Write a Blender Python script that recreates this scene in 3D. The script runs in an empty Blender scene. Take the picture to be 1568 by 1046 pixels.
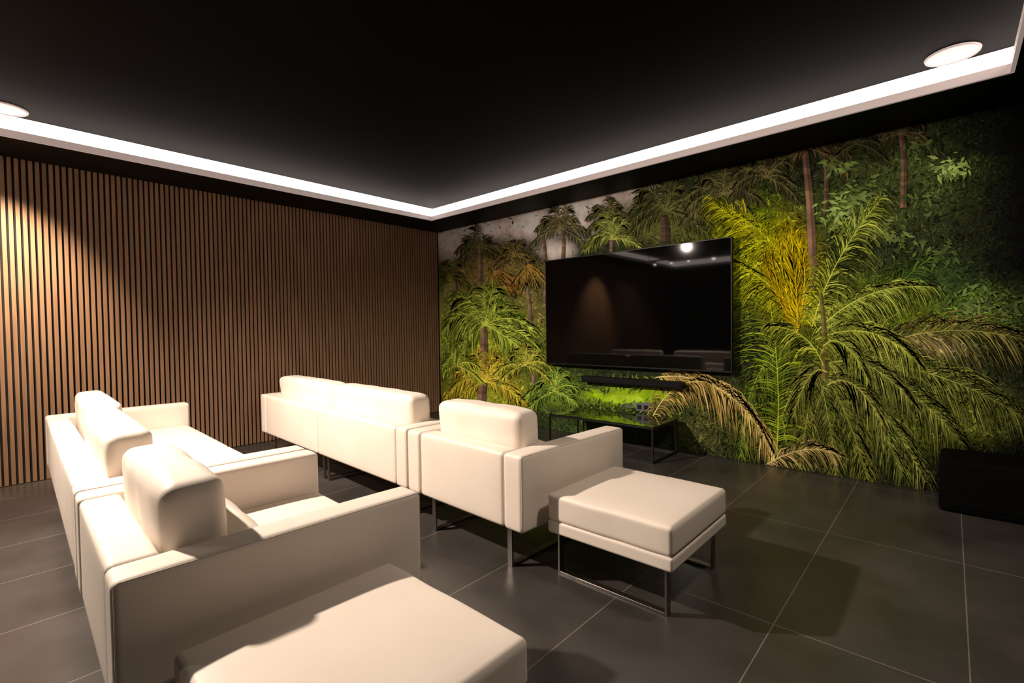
import bpy, bmesh, math, random
from mathutils import Matrix, Vector
random.seed(7)
sc = bpy.context.scene
try:
    sc.view_settings.view_transform = 'Standard'
    sc.view_settings.look = 'None'
except Exception: pass

# ------------------------------------------------------------ dimensions
XL, XR, YM, YB = -5.8, 0.85, 4.75, -3.3     # slat wall, right wall, mural wall, back wall
ZS, ZC = 2.73, 2.925                        # soffit underside, ceiling
SW = 0.60                                   # soffit width

# ------------------------------------------------------------ materials
def mat(name, col, rough=0.5, metal=0.0, spec=0.5, emit=None, estr=0.0):
    m = bpy.data.materials.new(name); m.use_nodes = True
    b = m.node_tree.nodes['Principled BSDF']
    b.inputs['Base Color'].default_value = (*col, 1)
    b.inputs['Roughness'].default_value = rough
    b.inputs['Metallic'].default_value = metal
    b.inputs['Specular IOR Level'].default_value = spec
    if emit:
        b.inputs['Emission Color'].default_value = (*emit, 1)
        b.inputs['Emission Strength'].default_value = estr
    return m

def add_noise(m, c1, c2, scale=(5,5,5), nscale=1.0, detail=6, bump=0.0, bscale=200):
    nt = m.node_tree; N = nt.nodes; L = nt.links; b = N['Principled BSDF']
    tc = N.new('ShaderNodeTexCoord'); mp = N.new('ShaderNodeMapping')
    mp.inputs['Scale'].default_value = scale
    no = N.new('ShaderNodeTexNoise'); no.inputs['Scale'].default_value = nscale; no.inputs['Detail'].default_value = detail
    cr = N.new('ShaderNodeValToRGB')
    cr.color_ramp.elements[0].color = (*c1,1); cr.color_ramp.elements[1].color = (*c2,1)
    cr.color_ramp.elements[0].position = 0.3; cr.color_ramp.elements[1].position = 0.7
    L.new(tc.outputs['Object'], mp.inputs['Vector']); L.new(mp.outputs['Vector'], no.inputs['Vector'])
    L.new(no.outputs['Fac'], cr.inputs['Fac']); L.new(cr.outputs['Color'], b.inputs['Base Color'])
    if bump:
        n2 = N.new('ShaderNodeTexNoise'); n2.inputs['Scale'].default_value = bscale
        bp = N.new('ShaderNodeBump'); bp.inputs['Strength'].default_value = bump; bp.inputs['Distance'].default_value = 0.002
        L.new(tc.outputs['Object'], n2.inputs['Vector']); L.new(n2.outputs['Fac'], bp.inputs['Height']); L.new(bp.outputs['Normal'], b.inputs['Normal'])
    return m

M_leather = add_noise(mat('white_leather', (.8,.74,.68), .52, spec=.35), (.76,.67,.58), (.81,.72,.63), (1,1,1), 3, bump=.12, bscale=350)
M_seam = mat('leather_piping', (.55,.47,.40), .6, spec=.3)
M_metal = mat('brushed_steel', (.32,.29,.27), .32, 1.0)
M_black = mat('black_paint', (.010,.010,.010), .6, spec=.2)
M_ceil = add_noise(mat('black_ceiling', (.004,.004,.004), .5, spec=.02), (.0036,.0032,.0031), (.0046,.0042,.0040), (1,1,1), 2)
M_soff = mat('black_soffit', (.006,.0055,.005), .6, spec=.12)
M_wood = add_noise(mat('walnut_slat', (.3,.17,.1), .5, spec=.35), (.27,.150,.088), (.40,.235,.142), (25,25,1.2), 1.5)
M_felt = mat('black_felt', (.012,.009,.007), .95)
M_lip = mat('glowing_trim', (.60,.52,.49), .5, emit=(1,.78,.73), estr=.22)  # faint emission makes the trim look lit; it is no lamp
M_led = mat('led_diffuser', (.9,.9,.9), .5, emit=(1,.85,.78), estr=3.5)
M_disc = mat('opal_disc', (.8,.76,.74), .5, emit=(1,.86,.80), estr=.40)  # mild glow put into the ceiling discs by emission
M_lamp = mat('lamp_lens', (1,1,1), .4, emit=(1,.88,.75), estr=22)
M_lens2 = mat('frosted_lens', (.8,.8,.8), .4, emit=(1,.88,.75), estr=2)
M_screen = mat('tv_screen', (.002,.002,.002), .035, spec=.35)
M_tvb = mat('tv_bezel', (.006,.006,.006), .4, spec=.3)
M_fab = mat('speaker_cloth', (.006,.006,.006), .8, spec=.2)
M_bmet = mat('black_metal', (.01,.01,.01), .4, .3)
M_box = mat('flat_black', (.0025,.0025,.0025), .8, spec=.05)
M_glass = mat('smoked_glass', (.01,.012,.01), .04, spec=.6)
M_glass.node_tree.nodes['Principled BSDF'].inputs['Transmission Weight'].default_value = .35
M_sock = mat('grey_plastic', (.12,.12,.14), .4)

# floor tiles
M_floor = mat('dark_tiles', (.03,.03,.03), .3, spec=.45)
nt = M_floor.node_tree; N = nt.nodes; L = nt.links; b = N['Principled BSDF']
tc = N.new('ShaderNodeTexCoord'); sp = N.new('ShaderNodeSeparateXYZ'); cb = N.new('ShaderNodeCombineXYZ')
ax = N.new('ShaderNodeMath'); ax.operation='ADD'; ax.inputs[1].default_value = 12-.06
ay = N.new('ShaderNodeMath'); ay.operation='ADD'; ay.inputs[1].default_value = 12-2.2
L.new(tc.outputs['Object'], sp.inputs[0]); L.new(sp.outputs['X'], ax.inputs[0]); L.new(sp.outputs['Y'], ay.inputs[0])
L.new(ay.outputs[0], cb.inputs['X']); L.new(ax.outputs[0], cb.inputs['Y'])
br = N.new('ShaderNodeTexBrick'); br.offset = 0; br.inputs['Scale'].default_value = 1
br.inputs['Brick Width'].default_value = 1.2; br.inputs['Row Height'].default_value = .6
br.inputs['Mortar Size'].default_value = .0024; br.inputs['Mortar Smooth'].default_value = .1
br.inputs['Color1'].default_value = (.042,.037,.034,1); br.inputs['Color2'].default_value = (.050,.044,.040,1)
br.inputs['Mortar'].default_value = (.17,.15,.135,1)
L.new(cb.outputs[0], br.inputs['Vector'])
no = N.new('ShaderNodeTexNoise'); no.inputs['Scale'].default_value = 2.2; no.inputs['Detail'].default_value = 8
L.new(tc.outputs['Object'], no.inputs['Vector'])
mr = N.new('ShaderNodeMapRange'); mr.inputs['From Min'].default_value=.3; mr.inputs['From Max'].default_value=.7
mr.inputs['To Min'].default_value=.7; mr.inputs['To Max'].default_value=1.35
L.new(no.outputs['Fac'], mr.inputs['Value'])
mx = N.new('ShaderNodeVectorMath'); mx.operation='SCALE'
L.new(br.outputs['Color'], mx.inputs[0]); L.new(mr.outputs[0], mx.inputs['Scale']); L.new(mx.outputs[0], b.inputs['Base Color'])
mr2 = N.new('ShaderNodeMapRange'); mr2.inputs['To Min'].default_value=.20; mr2.inputs['To Max'].default_value=.42
L.new(no.outputs['Fac'], mr2.inputs['Value']); L.new(mr2.outputs[0], b.inputs['Roughness'])

# ------------------------------------------------------------ mesh helpers
def link(o, parent=None):
    sc.collection.objects.link(o)
    if parent: o.parent = parent
    return o
def empty(name, loc=(0,0,0), rz=0):
    e = bpy.data.objects.new(name, None); e.location = loc; e.rotation_euler = (0,0,rz); e.empty_display_size=.1
    return link(e)
def add_box(bm, x0,x1,y0,y1,z0,z1):
    v = [bm.verts.new(p) for p in ((x0,y0,z0),(x1,y0,z0),(x1,y1,z0),(x0,y1,z0),(x0,y0,z1),(x1,y0,z1),(x1,y1,z1),(x0,y1,z1))]
    for f in ((0,3,2,1),(4,5,6,7),(0,1,5,4),(1,2,6,5),(2,3,7,6),(3,0,4,7)):
        bm.faces.new([v[i] for i in f])
def boxes(name, lst, m, parent=None, bev=0.0):
    bm = bmesh.new()
    for q in lst: add_box(bm, *q)
    me = bpy.data.meshes.new(name); bm.to_mesh(me); bm.free(); me.materials.append(m)
    o = link(bpy.data.objects.new(name, me), parent)
    if bev:
        md = o.modifiers.new('bev','BEVEL'); md.width = bev; md.segments = 3
        for p in me.polygons: p.use_smooth = True
        o.modifiers.new('wn','WEIGHTED_NORMAL')
    return o
def soft(name, x0,x1,y0,y1,z0,z1, r, m, parent, puff=(0,0,0), n=14, tilt=0.0, wob=0.0):
    """rounded, optionally puffed upholstery block"""
    cx,cy,cz = (x0+x1)/2,(y0+y1)/2,(z0+z1)/2
    h = Vector(((x1-x0)/2,(y1-y0)/2,(z1-z0)/2))
    bm = bmesh.new()
    vs = {}
    def ticks(H):
        k = 5
        t = [-H + r*(1-math.cos(i/k*math.pi/2)) for i in range(k)]
        mid = [(-H+r) + (2*H-2*r)*i/n for i in range(n+1)]
        return t + mid + [-q for q in reversed(t)]
    T = [ticks(h[i]) for i in range(3)]
    def vert(i,j,k):
        key=(i,j,k)
        if key not in vs:
            p = Vector((T[0][i],T[1][j],T[2][k]))
            inner = Vector([max(-h[a]+r, min(h[a]-r, p[a])) for a in range(3)])
            d = p-inner
            if d.length>1e-9: p = inner + d.normalized()*r
            q=[p[a]/h[a] for a in range(3)]
            g=[max(0,1-q[a]**4) for a in range(3)]
            p.x += puff[0]*q[0]*g[1]*g[2]; p.y += puff[1]*q[1]*g[0]*g[2]; p.z += puff[2]*q[2]*g[0]*g[1]
            if wob:
                s = math.sin(p.x*17+cx*9)*math.sin(p.z*13+1.3)+.6*math.sin(p.x*31+p.z*23+cy)
                p.y += wob*s*(1 if p.y<0 else .6); p.z += wob*.5*math.sin(p.x*21+cx*5)
            if tilt:
                c,s_ = math.cos(tilt), math.sin(tilt); yy,zz=p.y,p.z+h.z
                p.y = c*yy - s_*zz; p.z = s_*yy + c*zz - h.z
            vs[key]=bm.verts.new((p.x+cx,p.y+cy,p.z+cz))
        return vs[key]
    nx,ny,nz = len(T[0])-1,len(T[1])-1,len(T[2])-1
    for i in range(nx):
        for j in range(ny):
            bm.faces.new((vert(i,j,0),vert(i,j+1,0),vert(i+1,j+1,0),vert(i+1,j,0)))
            bm.faces.new((vert(i,j,nz),vert(i+1,j,nz),vert(i+1,j+1,nz),vert(i,j+1,nz)))
    for i in range(nx):
        for k in range(nz):
            bm.faces.new((vert(i,0,k),vert(i+1,0,k),vert(i+1,0,k+1),vert(i,0,k+1)))
            bm.faces.new((vert(i,ny,k),vert(i,ny,k+1),vert(i+1,ny,k+1),vert(i+1,ny,k)))
    for j in range(ny):
        for k in range(nz):
            bm.faces.new((vert(0,j,k),vert(0,j,k+1),vert(0,j+1,k+1),vert(0,j+1,k)))
            bm.faces.new((vert(nx,j,k),vert(nx,j+1,k),vert(nx,j+1,k+1),vert(nx,j,k+1)))
    bmesh.ops.remove_doubles(bm, verts=bm.verts, dist=1e-5)
    bmesh.ops.recalc_face_normals(bm, faces=bm.faces)
    me = bpy.data.meshes.new(name); bm.to_mesh(me); bm.free()
    for p in me.polygons: p.use_smooth = True
    me.materials.append(m)
    return link(bpy.data.objects.new(name, me), parent)

# ------------------------------------------------------------ room shell
boxes('floor', [(XL-.1,XR+.1,YB-.1,YM+.1,-.1,0)], M_floor)
boxes('ceiling', [(XL-.1,XR+.1,YB-.1,YM+.1,ZC,ZC+.1)], M_ceil)
boxes('wall_left', [(XL-.12,XL-.02,YB-.1,YM+.1,0,ZC)], M_black)
boxes('wall_far', [(XL-.1,XR+.1,YM,YM+.1,0,ZC)], M_black)
boxes('wall_right', [(XR,XR+.1,YB-.1,YM,0,ZC)], M_black)
boxes('wall_back', [(XL-.1,XR,YB-.1,YB,0,ZC)], M_black)
cav = .12
def ring(a, bb, z0, z1):   # ring between inset a and inset bb from walls
    x0,x1,y0,y1 = XL,XR,YB,YM
    return [(x0+a,x0+bb,y0+a,y1-a,z0,z1),(x1-bb,x1-a,y0+a,y1-a,z0,z1),
            (x0+bb,x1-bb,y0+a,y0+bb,z0,z1),(x0+bb,x1-bb,y1-bb,y1-a,z0,z1)]
boxes('trim_1', ring(0,SW-.02,ZS,ZS+.02)+ring(0,SW-cav,ZS+.02,ZC), M_soff)
boxes('trim_2', ring(SW-.02,SW,ZS,ZS+.055), M_lip)
boxes('cove_led_strip', ring(SW-cav,SW-cav+.01,ZS+.03,ZC-.003), M_led)

# slatted wall panelling
pitch, sw_, sd = .042, .027, .022
sl=[]; y=YB+.01
while y+sw_ < YM-.01:
    sl.append((XL-.008,XL+sd-.008,y,y+sw_,0.005,ZS)); y+=pitch
pan = empty('slatted_wood_wall_panel')
boxes('felt_backing', [(XL-.02,XL-.008,YB,YM,0.002,ZS)], M_felt, pan)
boxes('slats', sl, M_wood, pan, bev=.0015)

# ceiling round speakers / downlights
def disc(name, x,y,z,r,m,th=.012, rim=None, parent=None):
    e = empty(name,(x,y,z))
    if parent: e.parent=parent
    bm=bmesh.new(); bmesh.ops.create_cone(bm,cap_ends=True,segments=48,radius1=r*.9,radius2=r*.9,depth=th)
    bmesh.ops.translate(bm,verts=bm.verts,vec=(0,0,-th/2))
    me=bpy.data.meshes.new('lens'); bm.to_mesh(me); bm.free(); me.materials.append(m); link(bpy.data.objects.new('lens',me),e)
    bm=bmesh.new()
    s=48; R=[(r*.9,-th),(r*.92,-th-.006),(r*.98,-th-.004),(r,-.001)]
    vv=[[bm.verts.new((q[0]*math.cos(2*math.pi*i/s),q[0]*math.sin(2*math.pi*i/s),q[1])) for q in R] for i in range(s)]
    for i in range(s):
        for j in range(3): bm.faces.new((vv[i][j],vv[(i+1)%s][j],vv[(i+1)%s][j+1],vv[i][j+1]))
    me=bpy.data.meshes.new('rim'); bm.to_mesh(me); bm.free(); me.materials.append(rim or M_lip); link(bpy.data.objects.new('rim',me),e)
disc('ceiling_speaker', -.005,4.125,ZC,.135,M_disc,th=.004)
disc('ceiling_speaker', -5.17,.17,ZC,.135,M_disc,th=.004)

# ------------------------------------------------------------ furniture
def sled(name, parent, x0,x1,y0,y1,h, axis):
    t,w=.012,.035
    L_=[]
    if axis=='x':   # loop in the xz plane
        for yy in (y0,y1-w):
            L_+= [(x0,x0+t,yy,yy+w,0,h),(x1-t,x1,yy,yy+w,0,h),(x0+t,x1-t,yy,yy+w,0,t),(x0+t,x1-t,yy,yy+w,h-t,h)]
    else:
        for xx in (x0,x1-w):
            L_+= [(xx,xx+w,y0,y0+t,0,h),(xx,xx+w,y1-t,y1,0,h),(xx,xx+w,y0+t,y1-t,0,t),(xx,xx+w,y0+t,y1-t,h-t,h)]
    boxes(name, L_, M_metal, parent, bev=.002)
def piping(name, pts, parent, r=.0028):
    cu=bpy.data.curves.new(name,'CURVE'); cu.dimensions='3D'; cu.bevel_depth=r; cu.bevel_resolution=2
    s=cu.splines.new('POLY'); s.points.add(len(pts)-1)
    for i,p in enumerate(pts): s.points[i].co=(*p,1)
    cu.materials.append(M_seam); o=bpy.data.objects.new(name,cu); link(o,parent)
D=.94; AW=.13; ZB=.23; ZA=.62; BT=.13
def seat_unit(name, origin, rz, xr, nseat, W, hoff=None):
    """local: x right, y forward; occupies x in [xr-W, xr]"""
    e = empty(name, origin, rz)
    g=.004
    soft('arm_right', xr-AW,xr,0,D,ZB,ZA,.020,M_leather,e,(.004,0,.003))
    soft('arm_left', xr-W,xr-W+AW,0,D,ZB,ZA,.020,M_leather,e,(.004,0,.003))
    for k,xe in enumerate((xr-.0055, xr-W+.0055)):
        piping('arm_piping_%d'%(k+1), [(xe,.006,ZB+.03),(xe,.006,ZA-.010),(xe,.016,ZA-.0045),(xe,D-.02,ZA-.0045),(xe,D-.006,ZA-.012),(xe,D-.006,ZB+.03)], e, .002)
    xi0,xi1 = xr-W+AW+g, xr-AW-g
    w=(xi1-xi0)/nseat
    boxes('base',[(xi0,xi1,BT+.005,D-.03,ZB,.30)],M_leather,e,bev=.01)
    for i in range(nseat):
        a,b_=xi0+i*w+g/2, xi0+(i+1)*w-g/2
        oa,ob,oy = (hoff[i] if hoff else (0,0,0))
        soft('back_panel_%d'%(i+1),a,b_,0.004,BT,ZB,ZA-.003,.020,M_leather,e,(0,.003,.003))
        soft('seat_cushion_%d'%(i+1),a,b_,BT+.01,D-.01,.302,.425,.03,M_leather,e,(0,.004,.012))
        soft('headrest_%d'%(i+1),a+.005+oa,b_-.005-ob,BT+.015+oy,BT+.185+oy,.44,.80,.042,M_leather,e,(.006,.012,.012),tilt=.04,wob=.004)
        soft('back_cushion_%d'%(i+1),a+.01+oa,b_-.01-ob,BT+.19,BT+.31,.44,.60,.045,M_leather,e,(.0,.018,.015),tilt=.18,wob=.004)
    for k,(a,b_) in enumerate([(xr-W+.16,xr-.14)] if nseat==1 else [(xr-W+.16,xr-W/2-.02),(xr-W/2+.03,xr-.16)]):
        sled('sled_leg_%d'%(k+1), e, a,b_,.07,D-.10,ZB,'y')
    return e
def ottoman(name, x0,x1,y0,y1,rz=0):
    e=empty(name,((x0+x1)/2,(y0+y1)/2,0),rz)
    a,b_=(x1-x0)/2,(y1-y0)/2
    soft('base',-a,a,-b_,b_,.225,.290,.014,M_leather,e,(0,0,0))
    soft('cushion',-a,a,-b_,b_,.288,.42,.020,M_leather,e,(.002,.002,.012),wob=.0015)
    sled('sled_legs',e,-a+.02,a-.05,-b_+.06,b_-.02,.225,'x')
FR=math.radians(-2.3); RR=math.radians(-2.0)
seat_unit('leather_armchair',(-1.56,1.775,0),FR,0,1,1.0)
seat_unit('leather_sofa',(-1.56,1.775,0),FR,-1.012,2,2.66)
seat_unit('leather_armchair',(-1.56,.205,0),RR,0,1,1.04,[(.02,.0,0)])
seat_unit('leather_sofa',(-1.56,.205,0),RR,-1.052,2,2.66,[(0,.12,.035),(.10,.02,-.01)])
ottoman('leather_ottoman',-1.50,-.845,1.90,2.555)
ottoman('leather_ottoman',-1.495,-.834,.315,.975)

# TV
tv=empty('television',(-2.56,4.66,1.445))
w,h=1.08,.625
boxes('panel',[(-w,w,-.03,.012,-h,h)],M_tvb,tv,bev=.004)
boxes('screen',[(-w+.012,w-.012,-.0325,-.0305,-h+.018,h-.012)],M_screen,tv)
boxes('wall_bracket',[(-.35,.35,.012,.068,-.25,.25)],M_bmet,tv,bev=.004)
sb=empty('soundbar',(-2.54,4.67,.67))
boxes('body',[(-.58,.58,-.055,.05,-.035,.035)],M_fab,sb,bev=.015)
boxes('wall_mounts',[(-.4,-.34,.05,.068,-.02,.02),(.34,.4,.05,.068,-.02,.02)],M_bmet,sb)
boxes('end_caps',[(-.587,-.58,-.05,.045,-.03,.03),(.58,.587,-.05,.045,-.03,.03)],M_tvb,sb,bev=.002)
# low glass-topped table
tb=empty('glass_top_console_table',(-2.6,4.37,0))
a,b_,t,H=.60,.27,.018,.33
fr=[]
for sx in (-a,a-t):
    for sy in (-b_,b_-t): fr.append((sx,sx+t,sy,sy+t,0,H))
for z in (0,H-t):
    for sy in (-b_,b_-t): fr.append((-a+t,a-t,sy,sy+t,z,z+t))
    for sx in (-a,a-t): fr.append((sx,sx+t,-b_+t,b_-t,z,z+t))
boxes('frame',fr,M_bmet,tb,bev=.002)
boxes('glass_top',[(-a,a,-b_,b_,H+.0005,H+.0085)],M_glass,tb,bev=.001)
# wall sockets
so=empty('wall_socket',(-2.42,YM-.02,.40))
boxes('plate',[(-.08,.08,-.006,.002,-.045,.045)],M_sock,so,bev=.004)
boxes('sockets',[(-.06,-.015,-.009,-.006,-.022,.022),(.015,.06,-.009,-.006,-.022,.022)],M_tvb,so,bev=.003)
# plain dark box by the far right, shape guessed
cbx=empty('dark_box',(.31,4.47,0))
boxes('box_body',[(-.36,.36,-.20,.23,.0,.35)],M_box,cbx,bev=.03)
boxes('front_plate',[(-.31,.31,-.212,-.201,.05,.31)],M_box,cbx,bev=.004)

# ------------------------------------------------------------ mural print (flat artwork on the far wall)
YMU = YM-.016
def to_wall(u,v):
    a=(u-784)/741.; r=(-.672+.741*a)/(.741+.672*a); X=4.74*r
    Zd=-.672*X+.741*4.74
    return X, 1.25-(v-(504-.0134*(u-784)))*Zd/741.
def to_art(X,z):
    Zd=-.672*X+.741*4.74; lat=.741*X+.672*4.74; u=784+741*lat/Zd
    return u, 504-.0134*(u-784)-(z-1.25)*741/Zd
SKY=(.85,.78,.74)
BL=[(695,372,28,28,SKY),(735,350,50,20,SKY),(812,342,42,26,SKY),(905,322,70,36,SKY),(965,300,55,20,(.66,.61,.57)),(855,385,26,18,(.62,.58,.53)),
 (745,425,60,40,(.18,.14,.05)),(690,500,25,70,(.32,.34,.10)),(745,520,85,50,(.26,.33,.05)),(800,460,40,60,(.17,.16,.05)),
 (750,600,70,26,(.28,.32,.045)),(860,600,45,26,(.12,.20,.03)),(965,606,64,15,(.30,.50,.03)),(880,655,60,20,(.03,.05,.015)),
 (1010,335,90,36,(.10,.11,.03)),(1150,390,70,80,(.22,.29,.02)),(1215,430,40,75,(.60,.50,.03)),
 (1350,500,110,70,(.13,.20,.02)),(1325,575,60,22,(.50,.60,.05)),(1420,530,60,18,(.36,.30,.18)),(1500,480,60,40,(.10,.18,.03)),
 (1400,270,110,70,(.06,.085,.025)),(1300,330,60,40,(.08,.12,.025)),(1440,420,50,40,(.04,.075,.02)),
 (1260,640,110,60,(.14,.15,.03)),(1420,640,90,50,(.10,.13,.02)),(1500,640,70,40,(.13,.16,.03)),(1100,640,60,50,(.06,.07,.02))]
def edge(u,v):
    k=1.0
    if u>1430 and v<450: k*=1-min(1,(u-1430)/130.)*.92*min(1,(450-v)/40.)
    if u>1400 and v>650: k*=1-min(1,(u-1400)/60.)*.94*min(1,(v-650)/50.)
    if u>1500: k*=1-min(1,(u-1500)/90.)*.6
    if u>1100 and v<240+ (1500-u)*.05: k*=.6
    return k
def field(u,v):
    c=[.020,.027,.010]
    for (bu,bv,ru,rv,col) in BL:
        w_=math.exp(-(((u-bu)/ru)**2+((v-bv)/rv)**2)**1.5)
        for i in range(3): c[i]+=w_*(col[i]-c[i])
    return c
verts=[];faces=[];cols=[]
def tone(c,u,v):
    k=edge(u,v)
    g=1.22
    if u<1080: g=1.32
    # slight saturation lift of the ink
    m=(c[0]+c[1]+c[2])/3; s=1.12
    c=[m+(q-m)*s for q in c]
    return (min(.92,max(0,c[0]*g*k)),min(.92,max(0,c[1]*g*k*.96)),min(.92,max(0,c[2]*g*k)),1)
def poly(pts,col,layer):
    i0=len(verts); y=YMU-.0004-layer*.00004
    for (u,v) in pts:
        u=max(677.5,u)
        X,z=to_wall(u,v); z=max(.003,min(ZS-.001,z)); X=min(XR-.01,max(XL+.03,X))
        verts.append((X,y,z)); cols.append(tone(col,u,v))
    faces.append(tuple(range(i0,i0+len(pts))))
NX,NZ=420,180
x0,x1=XL+.02,XR-.005
for j in range(NZ+1):
    for i in range(NX+1):
        X=x0+(x1-x0)*i/NX; z=.002+(ZS-.003)*j/NZ
        u,v=to_art(X,z); c=field(u,v); k=random.uniform(.6,1.35) if c[2]<.25 else random.uniform(.96,1.04)
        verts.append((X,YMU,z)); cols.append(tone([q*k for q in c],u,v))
for j in range(NZ):
    for i in range(NX):
        q=j*(NX+1)+i; faces.append((q,q+1,q+NX+2,q+NX+1))
lay=[1]
def leaf(u,v,ang,ln,wd,col,layer):
    dx,dy=math.cos(ang),math.sin(ang); px,py=-dy*wd/2,dx*wd/2
    poly([(u,v),(u+dx*ln*.4+px,v+dy*ln*.4+py),(u+dx*ln,v+dy*ln),(u+dx*ln*.4-px,v+dy*ln*.4-py)],col,layer)
def scatter(n,ub,vb,mn,mx_,gain=(.15,2.0)):
    for _ in range(n):
        lay[0]+=.006
        u=random.uniform(*ub); v=random.uniform(*vb)
        c=field(u,v); k=random.uniform(*gain)**1.3
        cl=math.sin(u*.11+math.sin(v*.07)*2)*math.sin(v*.13+math.sin(u*.05)*2.4)
        k*=1+.7*cl
        if c[2]>.15:
            if random.random()<.96: continue
            c=[.09,.10,.04]
        if 905<u<1028 and 592<v<622: continue
        hue=random.uniform(-.15,.15)
        s=random.uniform(mn,mx_)
        leaf(u,v,random.uniform(0,math.pi*2),s,s*random.uniform(.16,.36),(c[0]*k*(1+hue),c[1]*k,c[2]*k*(1-hue)),lay[0])
scatter(14000,(678,1090),(250,700),2.5,8)
scatter(22000,(1060,1600),(110,780),3,12)
def frond(p0,p1,p2,Lf,c1,c2,n=45,ang=48,droop=.35,wid=2.6,jit=.18,stem=None,bright=1.35):
    lay[0]+=1; Ly=lay[0]
    pts=[]
    for i in range(n+1):
        t=i/n; a=(1-t)**2; b2=2*t*(1-t); c=t*t
        pts.append((a*p0[0]+b2*p1[0]+c*p2[0], a*p0[1]+b2*p1[1]+c*p2[1]))
    for i in range(2,n):
        t=i/n; u,v=pts[i]; tx=pts[i+1][0]-pts[i-1][0]; ty=pts[i+1][1]-pts[i-1][1]
        base=math.atan2(ty,tx)
        ll=Lf*(math.sin(math.pi*(.12+.80*t))**.7)*random.uniform(1-jit,1+jit)
        for s in (-1,1):
            an=base+s*math.radians(ang*(1.05-.45*t)+random.uniform(-10,10))
            dx,dy=math.cos(an),math.sin(an)
            k=random.uniform(0,1)**1.3; sh=random.uniform(.35,1.25)*bright
            col=[(c1[q]*(1-k)+c2[q]*k)*sh for q in range(3)]
            seg=4; w_=wid*random.uniform(.5,1.05); P=[(u,v)]; x,y_=u,v
            dr=droop*random.uniform(.8,1.3)
            for q in range(seg):
                dy2=dy+dr*(q+.2)*.8; l_=math.hypot(dx,dy2); x+=dx/l_*ll/seg; y_+=dy2/l_*ll/seg; P.append((x,y_))
            nx_,ny_=-(P[-1][1]-v),(P[-1][0]-u); l_=math.hypot(nx_,ny_) or 1; nx_/=l_; ny_/=l_
            W_=[w_*.35,w_*.5,w_*.42,w_*.28,0]
            for q in range(seg):
                a,b2=P[q],P[q+1]; cc=[z_*(1-.12*q) for z_ in col]
                if q<seg-1: poly([(a[0]+nx_*W_[q],a[1]+ny_*W_[q]),(b2[0]+nx_*W_[q+1],b2[1]+ny_*W_[q+1]),(b2[0]-nx_*W_[q+1],b2[1]-ny_*W_[q+1]),(a[0]-nx_*W_[q],a[1]-ny_*W_[q])],cc,Ly+s*.2)
                else: poly([(a[0]+nx_*W_[q],a[1]+ny_*W_[q]),b2,(a[0]-nx_*W_[q],a[1]-ny_*W_[q])],cc,Ly+s*.2)
    st=stem or [min(1,q*1.3) for q in c2]
    for i in range(n):
        w_=wid*.9*(1-.8*i/n)*.45; a,b2=pts[i],pts[i+1]
        dx,dy=b2[0]-a[0],b2[1]-a[1]; l_=math.hypot(dx,dy) or 1; nx_,ny_=-dy/l_*w_,dx/l_*w_
        poly([(a[0]+nx_,a[1]+ny_),(b2[0]+nx_,b2[1]+ny_),(b2[0]-nx_,b2[1]-ny_),(a[0]-nx_,a[1]-ny_)],st,Ly+.4)
def crown(cx,cy,R,nf,c1,c2,a0=-200,a1=20,wid=1.6,Lf=None,n=22,hang=.55):
    for i in range(nf):
        an=math.radians(a0+(a1-a0)*(i+.5)/nf+random.uniform(-8,8)); r=R*random.uniform(.8,1.15)
        ex,ey=cx+math.cos(an)*r, cy+math.sin(an)*r*.8+R*hang*abs(math.cos(an))
        mx2,my=cx+math.cos(an)*r*.55, cy+math.sin(an)*r*.75
        frond((cx,cy),(mx2,my),(ex,ey),(Lf or R*.38),c1,c2,n=n,wid=wid,droop=.5,bright=1.6)
def trunk(p0,p1,w0,w1,col):
    lay[0]+=1; n=24
    for i in range(n):
        t,t2=i/n,(i+1)/n; a=(p0[0]+(p1[0]-p0[0])*t+math.sin(t*4)*2,p0[1]+(p1[1]-p0[1])*t); b2=(p0[0]+(p1[0]-p0[0])*t2+math.sin(t2*4)*2,p0[1]+(p1[1]-p0[1])*t2)
        wa,wb=w0+(w1-w0)*t,w0+(w1-w0)*t2; k=random.uniform(.6,1.15)
        poly([(a[0]-wa,a[1]),(b2[0]-wb,b2[1]),(b2[0],b2[1]),(a[0],a[1])],[q*k for q in col],lay[0])
        poly([(a[0],a[1]),(b2[0],b2[1]),(b2[0]+wb,b2[1]),(a[0]+wa,a[1])],[q*k*.5 for q in col],lay[0])
BR=(.24,.17,.12)
dk1,dk2=(.035,.036,.014),(.13,.13,.045)
lay[0]+=1
def blob(cu,cv,ru,rv,col,n=28):
    poly([(cu+ru*math.cos(2*math.pi*i/n)*random.uniform(.93,1.07),cv+rv*math.sin(2*math.pi*i/n)*random.uniform(.85,1.15)) for i in range(n)],col,lay[0])
blob(968,606,58,14,(.24,.40,.03)); lay[0]+=1; blob(955,611,30,6,(.32,.50,.05)); lay[0]+=1; blob(925,598,22,5,(.17,.28,.03))
lay[0]+=1; blob(985,621,36,5,(.10,.13,.08)); lay[0]+=1
for _ in range(320):
    u=random.uniform(885,1045); leaf(u,random.uniform(580,598) if random.random()<.5 else random.uniform(616,642),random.uniform(0,6.28),random.uniform(5,12),3,random.choice([(.03,.05,.012),(.08,.14,.03),(.05,.08,.02),(.15,.22,.04)]),lay[0]+random.random())
lay[0]+=1
trunk((738,375),(734,480),3,4,BR); trunk((835,365),(838,470),2.5,3,BR); trunk((862,350),(866,400),2.5,3,BR)
trunk((806,400),(820,600),2.5,3,BR); trunk((935,325),(940,390),2.5,3,BR); trunk((700,420),(694,520),2.5,3,BR)
crown(735,380,40,7,dk1,dk2,wid=1.3); crown(790,394,32,7,dk1,(.20,.15,.05),wid=1.3); crown(862,352,42,8,dk1,(.17,.16,.06),wid=1.4)
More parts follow.
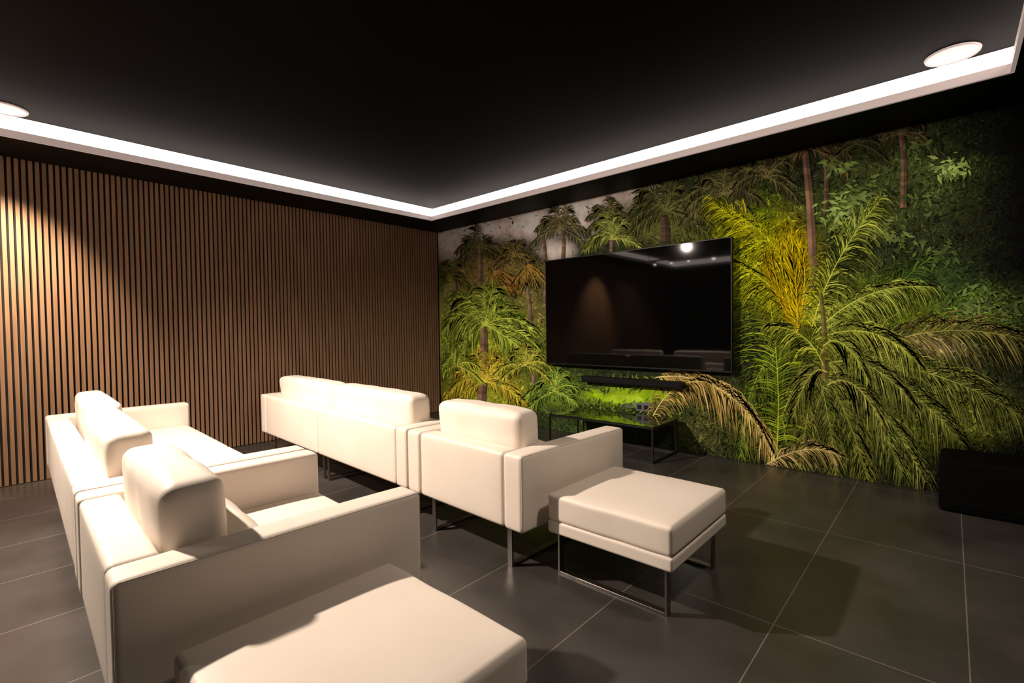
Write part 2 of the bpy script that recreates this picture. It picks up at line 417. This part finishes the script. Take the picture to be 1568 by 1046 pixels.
crown(935,334,36,7,dk1,dk2,wid=1.4); crown(690,425,34,6,dk1,(.17,.16,.04),wid=1.3); crown(830,430,40,8,dk1,dk2)
trunk((1017,330),(1022,372),6,7,(.09,.06,.04))
crown(1022,325,64,12,(.025,.030,.010),(.10,.11,.035),wid=2.2)
crown(940,368,46,8,(.10,.13,.03),(.28,.33,.08),a0=-180,a1=0,wid=1.8)
crown(1110,300,60,10,(.035,.04,.015),(.14,.13,.05),wid=2.0)
crown(760,415,40,7,(.14,.08,.03),(.30,.18,.05),a0=-10,a1=120)
crown(812,405,34,6,(.12,.09,.03),(.28,.19,.05),a0=10,a1=150)
trunk((742,500),(738,625),5,7,(.26,.16,.12))
crown(742,585,62,12,(.22,.20,.03),(.58,.47,.08),wid=2.0)
crown(700,560,40,7,(.18,.24,.04),(.43,.48,.08),wid=1.8)
crown(745,498,84,14,(.07,.12,.015),(.38,.47,.09),a0=-215,a1=35,wid=2.1,Lf=34,n=30)
crown(850,600,48,10,(.05,.11,.02),(.24,.32,.06),wid=1.8)
crown(805,560,42,8,(.10,.14,.02),(.36,.36,.07),wid=1.8)
# jungle at the upper right
trunk((1233,235),(1248,440),5,7,(.27,.17,.11)); trunk((1378,205),(1384,320),4,5,(.22,.14,.09)); trunk((1262,235),(1266,330),3,4,(.15,.10,.06))
crown(1240,232,60,10,(.04,.04,.015),(.18,.13,.05),a0=-190,a1=10,wid=2.2)
crown(1378,210,50,9,(.03,.035,.015),(.14,.11,.05),wid=2)
crown(1175,275,55,9,(.03,.035,.015),(.12,.11,.04),wid=2)
crown(1310,225,45,8,(.02,.025,.01),(.08,.08,.03),wid=2)
for (cu,cv,R,n_,g) in [(1460,255,28,50,1.7),(1440,262,16,20,1.2),(1290,325,42,80,.9),(1330,300,36,50,.6),(1280,255,25,34,.6),(1405,225,30,34,.45),(1380,370,50,60,.4),(1440,390,40,40,.35),(1500,470,50,90,.55),(1540,470,40,60,.4),(1420,300,40,40,.35),(1350,350,30,40,.55)]:
    lay[0]+=1
    for _ in range(n_):
        an=random.uniform(0,2*math.pi); r=random.uniform(0,R); k=random.uniform(.2,1.3)*g
        s=random.uniform(7,19); leaf(cu+math.cos(an)*r,cv+math.sin(an)*r*.7,random.uniform(-.4,math.pi+.4),s,s*.34,(.26*k,.38*k,.11*k),lay[0]+random.uniform(0,.9))
# big foreground coconut palm
g1,g2=(.05,.08,.012),(.28,.34,.05)
y1c,y2c=(.24,.27,.01),(.60,.56,.05)
frond((1260,560),(1330,470),(1425,395),60,(.02,.05,.01),(.11,.18,.03),n=50)
frond((1240,560),(1150,560),(1140,720),70,(.02,.04,.01),(.10,.13,.02),n=50,droop=.6)
frond((1285,560),(1430,470),(1600,530),90,(.06,.055,.015),(.35,.33,.10),n=105,droop=.5,wid=1.8)
frond((1280,560),(1420,540),(1585,650),95,(.05,.075,.015),(.28,.32,.08),n=95,droop=.55,wid=1.9)
frond((1270,570),(1390,560),(1480,690),90,(.04,.065,.012),(.25,.28,.07),n=90,droop=.6,wid=1.9)
frond((1265,580),(1350,600),(1420,740),80,g1,(.27,.30,.08),n=80,droop=.6,wid=1.9)
frond((1260,580),(1330,590),(1385,730),70,g1,(.24,.27,.07),n=70,droop=.6,wid=1.9)
frond((1260,570),(1300,620),(1330,735),75,(.03,.05,.01),(.22,.24,.05),n=70,droop=.6,wid=1.9)
frond((1250,560),(1275,640),(1282,730),55,(.03,.05,.01),(.20,.22,.05),n=55,droop=.6,wid=1.8)
frond((1250,560),(1235,650),(1225,725),50,(.04,.055,.012),(.24,.24,.06),n=55,droop=.6,wid=1.8)
frond((1245,560),(1200,600),(1185,700),55,(.04,.055,.012),(.22,.25,.05),n=55,droop=.6,wid=1.8)
frond((1215,520),(1140,560),(1135,700),55,(.03,.06,.01),(.20,.27,.04),n=60,droop=.6,wid=2)
frond((1190,700),(1205,520),(1150,330),72,(.05,.10,.01),(.30,.40,.04),n=105,ang=62,droop=.4,wid=2.2)
frond((1262,560),(1275,480),(1330,470),60,g1,g2,n=45)
frond((1250,500),(1195,380),(1092,312),66,y1c,(.58,.60,.06),n=100,droop=.6,wid=2.3,ang=55)
frond((1250,500),(1225,390),(1130,330),58,y1c,(.53,.55,.05),n=80,droop=.7,wid=2.2,ang=50)
frond((1245,500),(1185,430),(1120,400),56,(.15,.18,.01),(.47,.51,.05),n=80,droop=.7,wid=2.2)
for (tx_,ty_,k) in ((1172,392,.6),(1180,378,.7),(1192,362,.85),(1203,352,1),(1212,350,1),(1222,362,.95),(1230,384,.8),(1215,400,.7)):
    frond((1222,510),(tx_+8,440),(tx_,ty_),32,(.36*k,.32*k,.01),(.80*k,.58*k,.02),n=30,ang=20,droop=.12,wid=2.0,bright=1.05,jit=.5)
frond((1245,500),(1270,400),(1350,305),60,g1,(.46,.56,.10),n=90,droop=.6,wid=2.1)
frond((1250,510),(1320,430),(1428,440),62,(.08,.13,.015),(.48,.56,.12),n=90,droop=.8,wid=2.0)
frond((1250,520),(1340,480),(1410,560),66,(.07,.10,.015),(.40,.45,.09),n=80,droop=.7,wid=2.0)
frond((1260,560),(1330,530),(1400,620),66,(.05,.07,.015),(.34,.37,.09),n=70,droop=.7,wid=2.0)
trunk((1258,450),(1266,580),3,6,(.17,.15,.05))
frond((1262,560),(1240,500),(1180,500),55,(.08,.12,.015),(.40,.45,.07),n=60,droop=.8,wid=2.1)
frond((1268,590),(1310,560),(1352,650),60,(.06,.08,.015),(.36,.38,.10),n=60,droop=.8,wid=2.0)
frond((1268,570),(1240,550),(1215,640),55,(.06,.08,.015),(.34,.35,.08),n=55,droop=.8,wid=2.0)
frond((1262,530),(1290,500),(1330,580),50,(.07,.10,.015),(.38,.44,.09),n=50,droop=.8,wid=2.0)
# dried hanging fronds
frond((1005,578),(1130,560),(1192,712),62,(.38,.28,.06),(.80,.62,.27),n=90,droop=1.0,wid=2.3,stem=(.6,.5,.25),bright=1.1)
frond((1000,640),(1030,575),(1085,585),40,(.28,.21,.05),(.64,.48,.18),n=50,droop=.9,wid=2.0,bright=1.1)
frond((1170,715),(1240,670),(1290,700),40,(.14,.12,.03),(.40,.33,.14),n=40,droop=.5)
me=bpy.data.meshes.new('palm_mural'); me.from_pydata(verts,[],faces)
ca=me.color_attributes.new('ink','FLOAT_COLOR','POINT')
buf=[]
for c in cols: buf.extend(c)
ca.data.foreach_set('color',buf)
M_mur=mat('mural_print',(1,1,1),.7,spec=.08)
nt=M_mur.node_tree; at=nt.nodes.new('ShaderNodeAttribute'); at.attribute_name='ink'
nz=nt.nodes.new('ShaderNodeTexNoise'); nz.inputs['Scale'].default_value=7; nz.inputs['Detail'].default_value=8
tc=nt.nodes.new('ShaderNodeTexCoord'); nt.links.new(tc.outputs['Object'],nz.inputs['Vector'])
mr=nt.nodes.new('ShaderNodeMapRange'); mr.inputs['From Min'].default_value=.3; mr.inputs['From Max'].default_value=.7; mr.inputs['To Min'].default_value=.75; mr.inputs['To Max'].default_value=1.35
nt.links.new(nz.outputs['Fac'],mr.inputs['Value'])
vm=nt.nodes.new('ShaderNodeVectorMath'); vm.operation='SCALE'
nt.links.new(at.outputs['Color'],vm.inputs[0]); nt.links.new(mr.outputs[0],vm.inputs['Scale'])
nt.links.new(vm.outputs[0],nt.nodes['Principled BSDF'].inputs['Base Color'])
me.materials.append(M_mur)
link(bpy.data.objects.new('palm_jungle_mural',me))

# ------------------------------------------------------------ lights
def spot(name,loc,tgt,power,col,angle,blend,rad):
    l=bpy.data.lights.new(name,'SPOT'); l.energy=power; l.color=col; l.spot_size=math.radians(angle); l.spot_blend=blend; l.shadow_soft_size=rad
    o=bpy.data.objects.new(name,l); o.location=loc
    o.rotation_euler=(Vector(tgt)-Vector(loc)).to_track_quat('-Z','Y').to_euler(); link(o)
warm=(1,.84,.70)
spot('spot_light_sofa',(-3.9,-.25,2.84),(-3.1,1.2,.66),920,warm,124,.85,.055)
spot('spot_light_wall',(-5.08,.05,2.72),(-5.8,.12,1.5),430,(1,.80,.57),72,1.0,.04)
spot('fill_spot_right',(.1,2.2,2.85),(-.4,3.3,.3),120,warm,150,.7,.12)  # added fill for the ottoman side and mural, no known fixture
# track with four small spots at the back of the room
tr=empty('track_light',(-4.5,-1.45,2.80))
boxes('rail',[(-.9,.9,-.018,.018,-.01,.02)],M_bmet,tr)
boxes('hangers',[(-.8,-.79,-.005,.005,.02,.12),(.79,.8,-.005,.005,.02,.12)],M_bmet,tr)
for i,x in enumerate((-5.15,-4.75,-4.35,-3.8)):
    bm=bmesh.new(); bmesh.ops.create_cone(bm,cap_ends=True,segments=24,radius1=.04,radius2=.03,depth=.06); bmesh.ops.translate(bm,verts=bm.verts,vec=(x+4.5,0,-.04))
    me=bpy.data.meshes.new('head_%d'%(i+1)); bm.to_mesh(me); bm.free(); me.materials.append(M_bmet); link(bpy.data.objects.new('head_%d'%(i+1),me),tr)
    bm=bmesh.new(); bmesh.ops.create_uvsphere(bm,u_segments=20,v_segments=12,radius=.028 if i<3 else .04); bmesh.ops.translate(bm,verts=bm.verts,vec=(x+4.5,0,-.078))
    me=bpy.data.meshes.new('bulb_%d'%(i+1)); bm.to_mesh(me); bm.free(); me.materials.append(M_lamp); link(bpy.data.objects.new('bulb_%d'%(i+1),me),tr)
    spot('spot_light_back_%d'%i,(x,-1.45,2.66),(x,-1.0,0),30,warm,140,.6,.04)
disc('recessed_downlight',-3.9,-.25,ZC,.05,M_lens2,.006)
disc('recessed_downlight',.1,2.2,ZC,.04,M_lens2,.006)  # fitting added to go with the right fill lamp
w_=bpy.data.worlds.new('world'); sc.world=w_; w_.use_nodes=True
w_.node_tree.nodes['Background'].inputs[0].default_value=(0,0,0,1)

# ------------------------------------------------------------ camera
cd=bpy.data.cameras.new('camera'); cd.lens=17.01; cd.sensor_width=36; cd.clip_start=.02
co=bpy.data.objects.new('camera',cd); link(co)
R=Matrix.Rotation(math.radians(42.2),4,'Z')@Matrix.Rotation(math.radians(90-1.47),4,'X')@Matrix.Rotation(math.radians(-.77),4,'Z')
co.matrix_world=Matrix.Translation((0,0,1.25))@R
sc.camera=co
